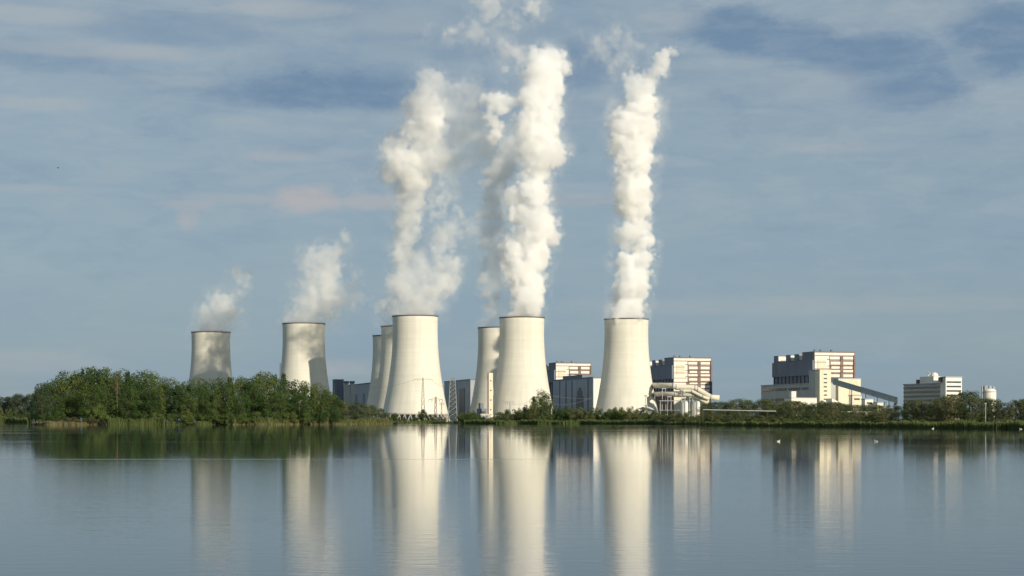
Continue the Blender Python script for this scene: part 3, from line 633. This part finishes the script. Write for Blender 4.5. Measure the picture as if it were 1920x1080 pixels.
def pipes():
    D = 1905; k = D/F
    def run(name, lab, P, rad, supp):
        r = tag(empty(name, (wx(P[0][0], D), D, 0)), lab, 'pipe', 'cream pipes right of the rightmost tower')
        X0 = wx(P[0][0], D)
        pts = []
        for i, (px, py, dd) in enumerate(P): pts.append((wx(px, D+dd)-X0, dd, wz(py, D+dd)))
        q = MB(); q.tube(pts, rad, 16); q.build('pipe', M['pipe'], r)
        for px, py, dd in P[1:-1]:
            c = np.array((wx(px, D+dd)-X0, dd, wz(py, D+dd))); q = MB(); q.tube([c+(-.5, 0, 0), c+(.5, 0, 0)], rad+.35, 16); q.build('collar', M['lightgrey'], r)
        for px, py, dd in supp:
            x = wx(px, D+dd)-X0; z = wz(py, D+dd)-rad; q = MB()
            for s_ in (-1.6, 1.6): q.tube([(x+s_*1.4, dd, 0), (x+s_, dd, z+.3)], .35, 6)
            q.box(x-2.4, x+2.4, dd-.5, dd+.5, z-.5, z+.2); q.build('support_frame', M['lightgrey'], r)
    run('district_pipe', 'thick upper cream pipe running right from the rightmost cooling tower and bending down', [(1221, 722.5, 47), (1238, 723, 20), (1262, 723, 0), (1268, 726, 0), (1303, 727, 0), (1308, 730, 0), (1333, 745, -3), (1349, 746, -5)], 3.0, [(1245, 723, 0), (1290, 727, 0)])
    run('district_pipe', 'lower cream pipe running right from the rightmost cooling tower below the thick one', [(1226, 739, 40), (1240, 739, 8), (1266, 739, -10), (1299, 740, -12), (1303, 742, -12), (1328, 755, -14)], 2.6, [(1255, 739, -9), (1296, 740, -12)])
    run('district_pipe', 'short cream pipe between the two long ones, beside the round tanks', [(1275, 731, -16), (1281, 733, -16), (1297, 733, -16), (1318, 744, -18), (1330, 748, -18)], 1.7, [(1281, 733, -16)])
    for px, lab in ((1283.5, 'left of the two white round tanks below the cream pipes'), (1306, 'right of the two white round tanks below the cream pipes')):
        Dt = 1850; r = tag(empty('storage_tank', (wx(px, Dt), Dt, ZG)), lab, 'tank', 'round tanks below the pipes')
        rr = 6.6*Dt/F; h = (789-750)*Dt/F
        q = MB(); q.lathe([(rr, 5), (rr, h-2.5), (rr*.8, h-.8), (0, h)], 28); q.lathe([(0, 4.5), (rr, 5)], 28); q.build('drum', M['white'], r)
        for a in range(4): q = MB(); q.tube([(rr*.8*math.cos(a*1.57+.7), rr*.8*math.sin(a*1.57+.7), -.5), (rr*.8*math.cos(a*1.57+.7), rr*.8*math.sin(a*1.57+.7), 5.2)], .35, 6); q.build('leg', M['steel'], r)
        q = MB(); q.box(-.6, .6, -rr-.4, -rr+.05, 3, h); q.build('ladder', M['steel'], r)
    r = root_at('pipe_rack', 1238, 1895, 0, 'grey steel pipe rack with catwalk under the lower cream pipe', 'rack', z=ZG)
    for i in range(4): q = MB(); x = i*11.6; q.box(x, x+.7, 0, .7, 0, 22); q.box(x, x+.7, 6, 6.7, 0, 22); q.build('post', M['steel'], r)
    q = MB(); q.box(-1, 37, -.5, 7, 22, 22.7); q.box(-1, 37, -.5, 7, 12, 12.5); q.build('deck', M['hall'], r)
pipes()
# long low white rail / heating line across the green on the right
for a, b, py0, py1, D, lab in ((1318, 1456, 768, 771, 705, 'long pale guard rail in front of the bushes right of the round tanks'),
                               (1578, 1636, 772, 772, 585, 'short pale guard rail among the bushes right of the low white building'),):
    X0 = wx(a, D); r = tag(empty('guard_rail', (X0, D, 0)), lab, 'guard rail', 'pale rails among the right bank bushes')
    q = MB(); z0, z1 = wz(py0, D), wz(py1, D); L_ = wx(b, D)-X0
    q.tube([(0, 0, z0), (L_/2, 0, (z0+z1)/2), (L_, 0, z1)], .16, 6); q.build('rail', M['lightgrey'], r)
    n_ = 8
    for i in range(n_+1): t = i/n_; q = MB(); q.tube([(L_*t, 0.2, 0), (L_*t, .2, z0+(z1-z0)*t)], .06, 5); q.build('post', M['rust'], r)

# ---------------------------------------------------------------- pylons, masts, wires
def lattice(name, px, D, ytop, wt, wb, mt, label, cat='pylon', arms=(), th=.22, panels=7, ybase=None, group=None):
    k = D/F; zt = wz(ytop, D)-.5; r = tag(empty(name, (wx(px, D), D, .5)), label, cat, group)
    q = MB(); hw = lambda z: (wb+(wt-wb)*z/zt)/2*k
    zs = [zt*(1-(1-i/panels)**1.25) for i in range(panels+1)]
    cs = ((-1, -1), (1, -1), (1, 1), (-1, 1))
    for c in cs: q.tube([(c[0]*hw(z), c[1]*hw(z), z) for z in (-1, zt)], th, 4)
    for z0, z1 in zip(zs, zs[1:]):
        for i in range(4):
            a, b = cs[i], cs[(i+1) % 4]
            q.tube([(a[0]*hw(z0), a[1]*hw(z0), z0), (b[0]*hw(z1), b[1]*hw(z1), z1)], th*.6, 3)
            q.tube([(b[0]*hw(z0), b[1]*hw(z0), z0), (a[0]*hw(z1), a[1]*hw(z1), z1)], th*.6, 3)
            q.tube([(a[0]*hw(z1), a[1]*hw(z1), z1), (b[0]*hw(z1), b[1]*hw(z1), z1)], th*.6, 3)
    q.build('lattice_frame', mt, r)
    for ya, wa in arms:
        z = wz(ya, D)-.5; L_ = wa/2*k; q = MB()
        for s_ in (-1, 1):
            q.tube([(0, -.5, z), (s_*L_, 0, z+.3)], th*.8, 4); q.tube([(0, .5, z), (s_*L_, 0, z+.3)], th*.8, 4); q.tube([(0, 0, z+1.8), (s_*L_, 0, z+.3)], th*.7, 4)
        a = q.build('cross_arm', mt, r)
        for s_ in (-1, -.55, .55, 1):
            q = MB(); q.tube([(s_*L_, 0, z+.2), (s_*L_, 0, z-1.6)], th*.7, 5); q.build('insulator', M['rust'], a)
    return r
lattice('power_pylon', 793, 1600, 709, 2.2, 8, M['brown'], 'slim lattice pylon with a wide top arm, seen against the large left tower', arms=[(712, 34)], th=.17)
lattice('power_pylon', 817, 1450, 744, 2.5, 6, M['rust'], 'short dark pylon with one wide cross arm at the foot of the large left tower', arms=[(750, 26)], th=.24, panels=5)
lattice('power_pylon', 828, 1500, 755, 1.5, 3, M['rust'], 'smallest thin pylon between the short dark pylon and the lattice mast', arms=[(757, 9)], th=.14, panels=4)
lattice('lattice_mast', 849, 1262, 709, 9, 17, M['steel'], 'broad pale lattice mast standing on the shore right of the large left of centre tower', 'mast', th=.24, panels=10)
lattice('power_pylon', 1003, 1120, 748, 1.5, 4, M['steel'], 'pale pylon among the bushes in front of the central cooling tower', arms=[(751, 20), (762, 14)], th=.14, panels=5)
lattice('power_pylon', 956, 1120, 752, 1.2, 3.4, M['steel'], 'thin pale pylon left of the tall bush in front of the central tower', arms=[(754, 16)], th=.10, panels=5)
lattice('antenna_mast', 525.5, 1990, 681, 1.2, 2.6, M['slate'], 'thin dark mast just left of the cooling tower behind the wood', 'mast', th=.45, panels=8)
def wires():
    def cat(p, q, sag, n=16):
        p, q = np.array(p), np.array(q); return [p+(q-p)*t-np.array((0, 0, sag*4*t*(1-t))) for t in [i/n for i in range(n+1)]]
    for P, Q, s_, r_, lab in ((pt(640, 718, 1700), pt(776, 712, 1600), 6, .07, 'power line sagging left from the slim lattice pylon'),
                              (pt(810, 712, 1600), pt(846, 722, 1262), 3, .07, 'power line between the slim lattice pylon and the lattice mast'),
                              (pt(1011, 751, 1120), pt(1110, 744, 1300), 4, .055, 'upper power line right of the pale pylon among the bushes'),
                              (pt(995, 751, 1120), pt(940, 750, 1262), 3, .05, 'power line left of the pale pylon among the bushes'),
                              (pt(1011, 738, 1150), pt(1120, 748, 1150), 1, .055, 'lower power line crossing the grey hall between the towers')):
        q = MB(); q.tube(cat(P, Q, s_), r_, 4); tag(q.build('power_line', M['wire']), lab, 'cable', 'power lines')
wires()
def pole():
    D = 415; r = tag(empty('light_pole', (wx(1848, D), D, .3)), 'pale slim pole standing in front of the bushes at the right shore', 'pole')
    q = MB(); q.tube([(0, 0, -1), (0, 0, wz(758, D)-.3)], .09, 8, r1=.05); q.build('shaft', M['lightgrey'], r)
    q = MB(); q.box(-.22, .22, -.1, .1, wz(758, D)-.3, wz(757, D)-.1); q.build('head', M['steel'], r)
pole()

# ---------------------------------------------------------------- vegetation
def leaf_cloud(rs, clumps, per, size, squash=.8):
    """leaf-sized faces scattered through clumps; returns verts, faces"""
    V = []; n_tot = 0
    for (cx, cy, cz, r) in clumps:
        n = int(per*r*r)
        d = rs.normal(size=(n, 3)); d /= np.linalg.norm(d, axis=1)[:, None]
        rad = r*rs.uniform(.55, 1.05, n)**.6
        c = d*rad[:, None]; c[:, 2] *= squash; c += (cx, cy, cz)
        nn = d+rs.normal(scale=.28, size=(n, 3)); nn /= np.linalg.norm(nn, axis=1)[:, None]
        a = np.cross(nn, rs.normal(size=(n, 3))); a /= (np.linalg.norm(a, axis=1)[:, None]+1e-6); b = np.cross(nn, a)
        s = size*rs.uniform(.5, 1.25, n)[:, None]; s2 = s*rs.uniform(.55, .95, n)[:, None]
        V.append(np.stack([c-a*s-b*s2*.3, c+b*s2*-.9+a*s*.2, c+a*s+b*s2*.2, c+b*s2-a*s*.15], 1).reshape(-1, 3)); n_tot += n
    V = np.concatenate(V); return V, n_tot
def mesh_quads(name, V, n, mt):
    me = bpy.data.meshes.new(name); me.vertices.add(len(V)); me.vertices.foreach_set('co', V.astype('f').ravel())
    me.loops.add(n*4); me.loops.foreach_set('vertex_index', np.arange(n*4, dtype='i'))
    me.polygons.add(n); me.polygons.foreach_set('loop_start', np.arange(0, n*4, 4, dtype='i')); me.polygons.foreach_set('loop_total', np.full(n, 4, 'i'))
    me.materials.append(mt); me.update(); me.validate(); return me
def tree_variant(seed, kind='broad', leaf='grove', bark='bark'):
    """unit tree, 10 m high: crown mesh and trunk mesh"""
    rs = np.random.RandomState(seed); cl = []
    H = 10.0
    if kind == 'broad':
        W = rs.uniform(2.3, 3.0); low = rs.uniform(.6, 1.8)
        for i in range(50):
            t = rs.uniform(0, 1); z = low+(H-low-.9)*t
            w = W*(math.sin(math.pi*min(1, .18+t*.80))**.55)
            a = rs.uniform(0, 6.28); q = w*rs.uniform(.35, 1)**.6
            cl.append((q*math.cos(a), q*math.sin(a), z, rs.uniform(.85, 1.6)*(1-.25*t)))
        per, size = 78, .135
    elif kind == 'slim':
        W = rs.uniform(1.4, 1.8); low = rs.uniform(1.0, 2.0)
        for i in range(36):
            t = rs.uniform(0, 1); z = low+(H-low-.6)*t; w = W*(1-t)**.6*min(1, .4+t*3)
            a = rs.uniform(0, 6.28); q = w*rs.uniform(.2, 1)
            cl.append((q*math.cos(a), q*math.sin(a), z, rs.uniform(.55, 1.0)*(1-.35*t)))
        per, size = 80, .17
    elif kind == 'thin':
        W = 2.0; low = 5.5
        for i in range(26):
            t = rs.uniform(0, 1); z = low+(H-low-.6)*t; a = rs.uniform(0, 6.28); q = W*rs.uniform(.2, 1)*(1-.4*t)
            cl.append((q*math.cos(a), q*math.sin(a), z, rs.uniform(.4, .75)))
        per, size = 40, .17
    else:       # bush, 10 wide 7 high
        H = 7.5
        for i in range(34):
            a = rs.uniform(0, 6.28); q = 4.2*rs.uniform(0, 1)**.6; z = rs.uniform(.2, 1)*(H-1.2)*math.sqrt(max(.08, 1-(q/4.9)**2))
            cl.append((q*math.cos(a), q*math.sin(a), max(.8, z), rs.uniform(.8, 1.6)))
        per, size = 70, .2
    V, n = leaf_cloud(rs, cl, per, size)
    crown = mesh_quads('crown', V, n, LEAF[leaf])
    q = MB(); x = 0; pts = []
    for i in range(6): pts.append((x, x*.4, -.6+i*H*.165)); x += rs.uniform(-.12, .12)
    q.tube(pts, [.19, .165, .14, .11, .08, .04], 7)
    for c in cl[::3]:
        z0 = max(.8, min(H*.75, c[2]*.72)); q.tube([(0, 0, z0), (c[0]*.5, c[1]*.5, (z0+c[2])/2+.1), (c[0], c[1], c[2])], [.06, .035, .012], 4)
    me = bpy.data.meshes.new('trunk'); me.from_pydata([tuple(map(float, v)) for v in q.v], [], q.f); me.materials.append(M[bark]); me.update()
    return crown, me
VAR = {'broad': [tree_variant(s) for s in range(9)], 'slim': [tree_variant(20+s, 'slim') for s in range(5)],
       'shorebroad': [tree_variant(40+s, 'broad', 'shore') for s in range(5)], 'shoreslim': [tree_variant(50+s, 'slim', 'shore') for s in range(5)],
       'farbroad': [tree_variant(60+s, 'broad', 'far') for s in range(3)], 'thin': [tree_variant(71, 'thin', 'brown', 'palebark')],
       'bush': [tree_variant(80+s, 'bush', 'shore') for s in range(5)], 'lightbush': [tree_variant(90, 'bush', 'light')],
       'brownbush': [tree_variant(95+s, 'bush', 'brown') for s in range(2)], 'grovebush': [tree_variant(100+s, 'bush', 'grove') for s in range(4)],
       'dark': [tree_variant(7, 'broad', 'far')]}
rnd = random.Random(11)
def tree(px, D, ytop, kind, label, group, name='broadleaf_tree', cat='tree', wide=None, z=.4, ref=10.0):
    h = wz(ytop, D)-z
    cr, tk = rnd.choice(VAR[kind]); sc = h/ref; sw = sc*(wide if wide else rnd.uniform(.85, 1.2))
    r = empty(name, (wx(px, D), D, z), rnd.uniform(0, 6.28)); tag(r, label, cat, group)
    for nm, me in (('crown', cr), ('trunk', tk)):
        o = bpy.data.objects.new(nm, me); col.objects.link(o); o.parent = r; o.scale = (sw, sw, sc)
    return r
def bush(px, D, ytop, wpx, kind, label, group, z=.3, name='bush'):
    h = wz(ytop, D)-z; cr, tk = rnd.choice(VAR[kind]); sw = wpx/F*D/10.0; sc = h/7.6
    r = empty(name, (wx(px, D), D, z), rnd.uniform(0, 6.28)); tag(r, label, 'bush', group)
    for nm, me in (('foliage', cr), ('stem', tk)):
        o = bpy.data.objects.new(nm, me); col.objects.link(o); o.parent = r; o.scale = (sw, sw, sc)
    return r
def interp(prof, px):
    for (a, ya), (b, yb) in zip(prof, prof[1:]):
        if a <= px <= b: return ya+(yb-ya)*(px-a)/(b-a)
    return prof[-1][1] if px > prof[-1][0] else prof[0][1]
GROVE = [(62, 745), (74, 712), (84, 706), (100, 700), (120, 692), (145, 686), (165, 681), (195, 682), (225, 688), (262, 691), (290, 691), (315, 700), (345, 703), (380, 706), (415, 703),
         (445, 699), (475, 700), (500, 693), (530, 695), (560, 704), (590, 708), (612, 722), (640, 748)]
zones = [(110, 'at the left end of the wood'), (205, 'in the tallest left part of the wood'), (340, 'of the wood, just left of the leftmost tower'),
         (450, 'of the wood, below the leftmost tower'), (530, 'of the wood, between the two left towers'), (700, 'at the right end of the wood')]
def zone(px): return next(t for lim, t in zones if px < lim)
for row, (dD, frac, step, word) in enumerate(((70, 1.0, 21, 'tall back row'), (40, .88, 23, 'middle row'), (20, .66, 22, 'lower front row'))):
    px = 66+row*7
    while px < 632:
        base = 752+max(0, (px-430)*.20)
        top = interp(GROVE, px)+rnd.uniform(-3, 7)
        if px < 90: top += 6
        if row: top = HY-(HY-top)*(frac+rnd.uniform(-.08, .08))
        kind = 'broad' if rnd.random() < .78 else 'slim'
        tree(px, base+dD+rnd.uniform(-7, 7), top, kind, 'dark green broadleaf tree, %s %s' % (word, zone(px)), 'trees of the wooded shore, %s, %s' % (word, zone(px)))
        px += step+rnd.uniform(-5, 5)
tree(78, 760, 716, 'dark', 'very dark tree at the far left tip of the wooded shore', None, wide=1.0)
tree(219, 768, 693, 'thin', 'thin brownish tree with a long bare pale trunk in the wooded shore', None, wide=.62)
bush(181, 750, 752, 50, 'lightbush', 'round light green willow bush in front of the wooded shore', None)
for px, y, w, k in ((88, 768, 40, 'grovebush'), (112, 766, 36, 'grovebush'), (235, 768, 34, 'grovebush'), (262, 764, 38, 'grovebush'), (295, 768, 34, 'grovebush'), (325, 770, 34, 'grovebush'), (350, 762, 36, 'grovebush'), (378, 772, 34, 'grovebush'),
                    (402, 764, 36, 'grovebush'), (428, 770, 32, 'grovebush'), (455, 772, 30, 'grovebush'), (480, 768, 34, 'grovebush'), (512, 770, 34, 'grovebush'), (545, 766, 36, 'grovebush'), (575, 770, 34, 'grovebush'), (600, 768, 32, 'grovebush')):
    bush(px, 752+max(0, (px-430)*.22)+rnd.uniform(0, 6), y, w, k, 'low dark bush at tree foot '+zone(px), 'low bushes at the foot of the trees, '+zone(px))
for px, y, w in ((112, 782, 34), (140, 780, 40), (170, 782, 34), (196, 784, 22)):
    bush(px, 744, y, w, 'brownbush', 'low brownish bush at the water edge below the left trees', 'brownish bushes at the water edge')
for px, y, w in ((330, 784, 22), (352, 778, 30), (385, 782, 26), (410, 776, 34), (428, 784, 20)):
    bush(px, 753, y, w, 'grovebush', 'dark bush leaning over the water below the leftmost tower', 'bushes over the water below the leftmost tower')
# right tail of the wooded shore
TAIL = [(615, 735), (640, 748), (670, 752), (700, 758), (725, 772), (740, 778)]
px = 612
while px < 735:
    D = shore_D(px)+rnd.uniform(25, 70)
    tree(px, D, interp(TAIL, px)+rnd.uniform(-3, 5), 'shorebroad', 'low olive tree in the tail of the wood before the grey hall', 'low olive trees in the tail of the wood', wide=1.35)
    px += rnd.uniform(11, 16)
# far left shore
for i, px in enumerate(range(-50, 66, 9)):
    tree(px+rnd.uniform(-3, 3), 1560+rnd.uniform(0, 60), rnd.uniform(734, 742), 'farbroad', 'distant tree on the far shore at the left edge', 'distant trees at the left edge', wide=1.15, z=.8)
for i, px in enumerate(range(-45, 60, 15)):
    bush(px, 1530, 762+rnd.uniform(-3, 4), 26, 'bush', 'distant olive bush before the far trees at the left edge', 'distant bushes at the left edge', z=.8)
# middle shore
for px, y, w, k in ((737, 775, 20, 'bush'), (755, 779, 20, 'bush'), (739, 770, 16, 'grovebush'), (775, 777, 18, 'bush'), (793, 764, 26, 'grovebush'), (812, 776, 20, 'bush'), (828, 778, 22, 'bush'), (866, 772, 20, 'bush'), (882, 762, 26, 'shorebush')):
    if k == 'shorebush': k = 'bush'
    lab = 'round dark bush in front of the large left of centre tower' if (px == 793) else 'low olive bush on the narrow bank below the large left tower'
    if px > 850: lab = 'olive bush right of the lattice mast'
    bush(px, 1290 if px < 860 else 1130+rnd.uniform(0, 30), y, w, k, lab, None if px == 793 else ('bushes right of the lattice mast' if px > 850 else 'bushes on the narrow bank'), z=.6)
MID = [(862, 770), (885, 762), (905, 780), (925, 779), (945, 764), (968, 758), (985, 752), (1000, 744), (1015, 734), (1030, 746), (1045, 756), (1075, 752), (1100, 757), (1130, 762), (1150, 756),
       (1175, 752), (1195, 757), (1215, 763), (1235, 760), (1262, 766), (1300, 770), (1330, 764)]
def midlab(px):
    return ('before the central cooling tower' if px < 1045 else 'before the grey hall between the towers' if px < 1130 else 'before the rightmost cooling tower' if px < 1235 else 'below the cream pipes')
for row in range(2):
    px = 868+row*8
    while px < 1335:
        top = interp(MID, px)+rnd.uniform(-1, 4)+row*9
        if 890 < px < 934: top = max(top, 779)
        D = shore_D(px)+(75 if row == 0 else 30)+rnd.uniform(0, 25)
        w = 'back row' if row == 0 else 'front row'
        bush(px, D, top, rnd.uniform(26, 36), 'bush' if rnd.random() < .6 else 'grovebush', 'olive green bush, %s, %s' % (w, midlab(px)), 'bushes of the middle shore, %s, %s' % (w, midlab(px)), z=.5)
        px += rnd.uniform(13, 19)
tree(1016, 1105, 728, 'shorebroad', 'tallest bushy tree in front of the central cooling tower', None, wide=1.3, z=.5)
tree(1001, 1110, 738, 'shoreslim', 'small forked tree beside the tallest bushy tree at the central tower', None, z=.5)
# right shore
RB = [(1320, 757), (1345, 748), (1380, 744), (1440, 746), (1500, 751), (1560, 752), (1610, 756), (1650, 757)]
px = 1322
while px < 1655:
    tree(px, shore_D(px)+rnd.uniform(140, 220), interp(RB, px)+rnd.uniform(-1, 4), 'shorebroad', 'low olive tree in the belt before the right boiler house', 'olive trees in the belt before the right boiler house', wide=1.5, z=.8)
    px += rnd.uniform(10, 15)
RB2 = [(1440, 772), (1470, 757), (1490, 752), (1530, 756), (1570, 760), (1600, 764), (1640, 766), (1660, 762)]
px = 1450
while px < 1660:
    tree(px, shore_D(px)+rnd.uniform(55, 90), interp(RB2, px)+rnd.uniform(-3, 5), 'shorebroad', 'dark olive tree nearer the water before the right boiler house', 'darker trees nearer the water before the right boiler house', wide=1.4, z=.6)
    px += rnd.uniform(13, 19)
RC = [(1640, 765), (1660, 757), (1690, 748), (1720, 746), (1755, 744), (1775, 734), (1795, 729), (1820, 730), (1845, 744), (1865, 745), (1885, 754), (1905, 743), (1940, 742), (2060, 738)]
for row in range(2):
    px = 1648+row*8
    while px < 2040:
        far = row == 0
        top = interp(RC, px)+rnd.uniform(-1, 5)+(0 if far else 7)
        z_ = 'below the office block' if px < 1770 else 'between the office block and the silo' if px < 1842 else 'at the right edge, below and beyond the silo'
        tree(px, shore_D(px)+(70 if far else 38)+rnd.uniform(0, 14), top, 'shorebroad' if rnd.random() < .55 else 'shoreslim', 'olive green tree, %s, %s' % ('back row' if far else 'front row', z_), 'right bank trees, %s, %s' % ('back row' if far else 'front row', z_), wide=rnd.uniform(1.0, 1.5), z=.6)
        px += rnd.uniform(12, 18)
px = 1236
while px < 2040:
    D = shore_D(px)+rnd.uniform(8, 22)
    z_ = 'left of the pale rail' if px < 1320 else 'below the long pale rail' if px < 1460 else 'below the right boiler house' if px < 1650 else 'below the office block and silo'
    bush(px, D, 781+max(0, (px-1300))*.008+rnd.uniform(-4, 4), rnd.uniform(24, 44), rnd.choice(['bush', 'grovebush', 'bush', 'lightbush']), 'low water edge bush '+z_, 'low bushes at the water edge '+z_, z=.25)
    px += rnd.uniform(15, 22)
for px in range(1330, 1640, 17):
    bush(px, shore_D(px)+rnd.uniform(30, 50), 774+rnd.uniform(-2, 3), 34, 'bush', 'low olive bush just behind the water edge, before the right boiler house', 'low bushes of the strip before the right boiler house', z=.5)

def reeds(a, b, d0, d1, h0, h1, n, leaf, label, seed, w=.22):
    rs = np.random.RandomState(seed); V = []
    for i in range(n):
        px = rs.uniform(a, b); D = shore_D(px)+rs.uniform(d0, d1)
        x = wx(px, D); h = rs.uniform(h0, h1)*(1+.14*math.sin(px*.063+1.3)+.10*math.sin(px*.29)+.08*math.sin(px*.83)); ang = rs.uniform(-.9, .9); ww = w*rs.uniform(.6, 1.3)
        dx, dy = ww*math.cos(ang), ww*math.sin(ang); lx, ly = rs.normal(0, .12, 2)*h
        V += [(x-dx, D-dy, -.15), (x+dx, D+dy, -.15), (x+dx*.25+lx, D+dy*.25+ly, h), (x-dx*.4+lx, D-dy*.4+ly, h*.97)]
    me = mesh_quads('reeds', np.array(V), n, LEAF[leaf]); o = bpy.data.objects.new('reeds', me); col.objects.link(o)
    tag(o, label, 'reeds', kind='stuff')
reeds(198, 308, -1, 5, 1.8, 2.8, 5000, 'reed', 'yellow green reed bed below the left trees', 1)
reeds(62, 200, -1, 2, .8, 1.5, 2500, 'dryreed', 'dry brown reeds at the foot of the left trees', 2)
reeds(436, 735, -2, 9, 1.9, 2.8, 12000, 'reed', 'long green reed bed in front of the right part of the wood', 3)
reeds(436, 735, -3, -1, .6, 1.1, 3000, 'dryreed', 'dry pale reed edge along the long reed bed', 4)
reeds(305, 440, -1, 3, .8, 1.6, 2500, 'reed', 'low reeds under the bushes leaning over the water', 5)
reeds(-80, 58, -4, 8, 3.2, 4.4, 4500, 'reed', 'distant reed belt on the far shore at the left edge', 6, .4)
reeds(742, 865, -3, 10, .9, 1.8, 3500, 'reed', 'low reeds on the narrow bank before the large left of centre tower', 7, .35)
reeds(865, 1240, -3, 14, 1.2, 2.4, 11000, 'reed', 'low reeds along the middle shore', 8, .3)
reeds(1235, 1660, -1, 8, .8, 1.6, 9000, 'reed', 'low grass along the shore before the right boiler house', 9)
reeds(1655, 2000, -1, 14, .8, 1.7, 11000, 'reed', 'bright grass strip along the right shore', 10, .16)
reeds(1315, 1660, 40, 75, 1.2, 2.4, 5000, 'dryreed', 'dry grass meadow behind the right water edge', 11, .3)

# ---------------------------------------------------------------- birds
def gull(px, D, rz, s, label, parts_label=None):
    r = tag(empty('white_waterbird', (wx(px, D), D, 0), rz), label, 'bird', 'white birds on the lake'); r.scale = (s, s, s)
    def ell(q, c, rx, ry, rz_, seg=12, rings=8, taper=0.0):
        vs = []; fs = []
        for i in range(rings+1):
            t = math.pi*i/rings; x = -math.cos(t); w = math.sin(t)*(1-taper*x)
            for k in range(seg): a = 2*math.pi*k/seg; vs.append((c[0]+rx*x, c[1]+ry*w*math.cos(a), c[2]+rz_*w*math.sin(a)+.25*taper*rx*abs(min(0, x))))
        fs = [(i*seg+k, i*seg+(k+1) % seg, (i+1)*seg+(k+1) % seg, (i+1)*seg+k) for i in range(rings) for k in range(seg)]
        q.add(vs, fs, True)
    q = MB(); ell(q, (0, 0, .07), .30, .12, .11, taper=.35); q.tube([(.18, 0, .12), (.23, 0, .2), (.25, 0, .27)], [.07, .045, .045], 8); ell(q, (.27, 0, .29), .07, .048, .05)
    q.build('body', M['feather'], r)
    q = MB(); q.tube([(.33, 0, .285), (.41, 0, .27)], [.018, .004], 6); q.build('beak', M['beak'], r)
    for s_ in (-1, 1):
        q = MB(); ell(q, (-.07, s_*.1, .11), .24, .03, .07, taper=.3); q.build('wing', M['lightgrey'], r)
gull(1459.5, 152, .3, .5, 'white bird on the water below the left edge of the right boiler house')
gull(1642.5, 152, 2.6, .48, 'white bird on the open water below the conveyor end')
gull(1749, 392, .2, .85, 'white bird near the right shore below the office block')
gull(1914, 372, 2.9, .85, 'white bird near the shore at the right edge')
def crow():
    D = 420; r = tag(empty('flying_bird', pt(109, 315, D), .6), 'tiny dark bird flying in the sky above the left trees', 'bird')
    q = MB(); q.tube([(-.28, 0, 0), (-.16, 0, .01), (0, 0, 0), (.15, 0, .02), (.24, 0, .02)], [.02, .06, .085, .055, .02], 8); q.build('body', M['blackf'], r)
    for s_ in (-1, 1):
        q = MB(); q.add([(.10, s_*.05, .03), (-.10, s_*.05, .03), (-.10, s_*.28, .14), (.10, s_*.28, .14), (-.13, s_*.52, .07), (.02, s_*.55, .08), (.10, s_*.05, .015), (-.10, s_*.05, .015), (-.10, s_*.28, .125), (.10, s_*.28, .125), (-.13, s_*.52, .06), (.02, s_*.55, .065)],
                        [(0, 1, 2, 3), (3, 2, 4, 5), (7, 6, 9, 8), (8, 9, 11, 10), (0, 3, 9, 6), (3, 5, 11, 9), (1, 7, 8, 2), (2, 8, 10, 4), (4, 10, 11, 5)]); q.build('wing', M['blackf'], r)
crow()
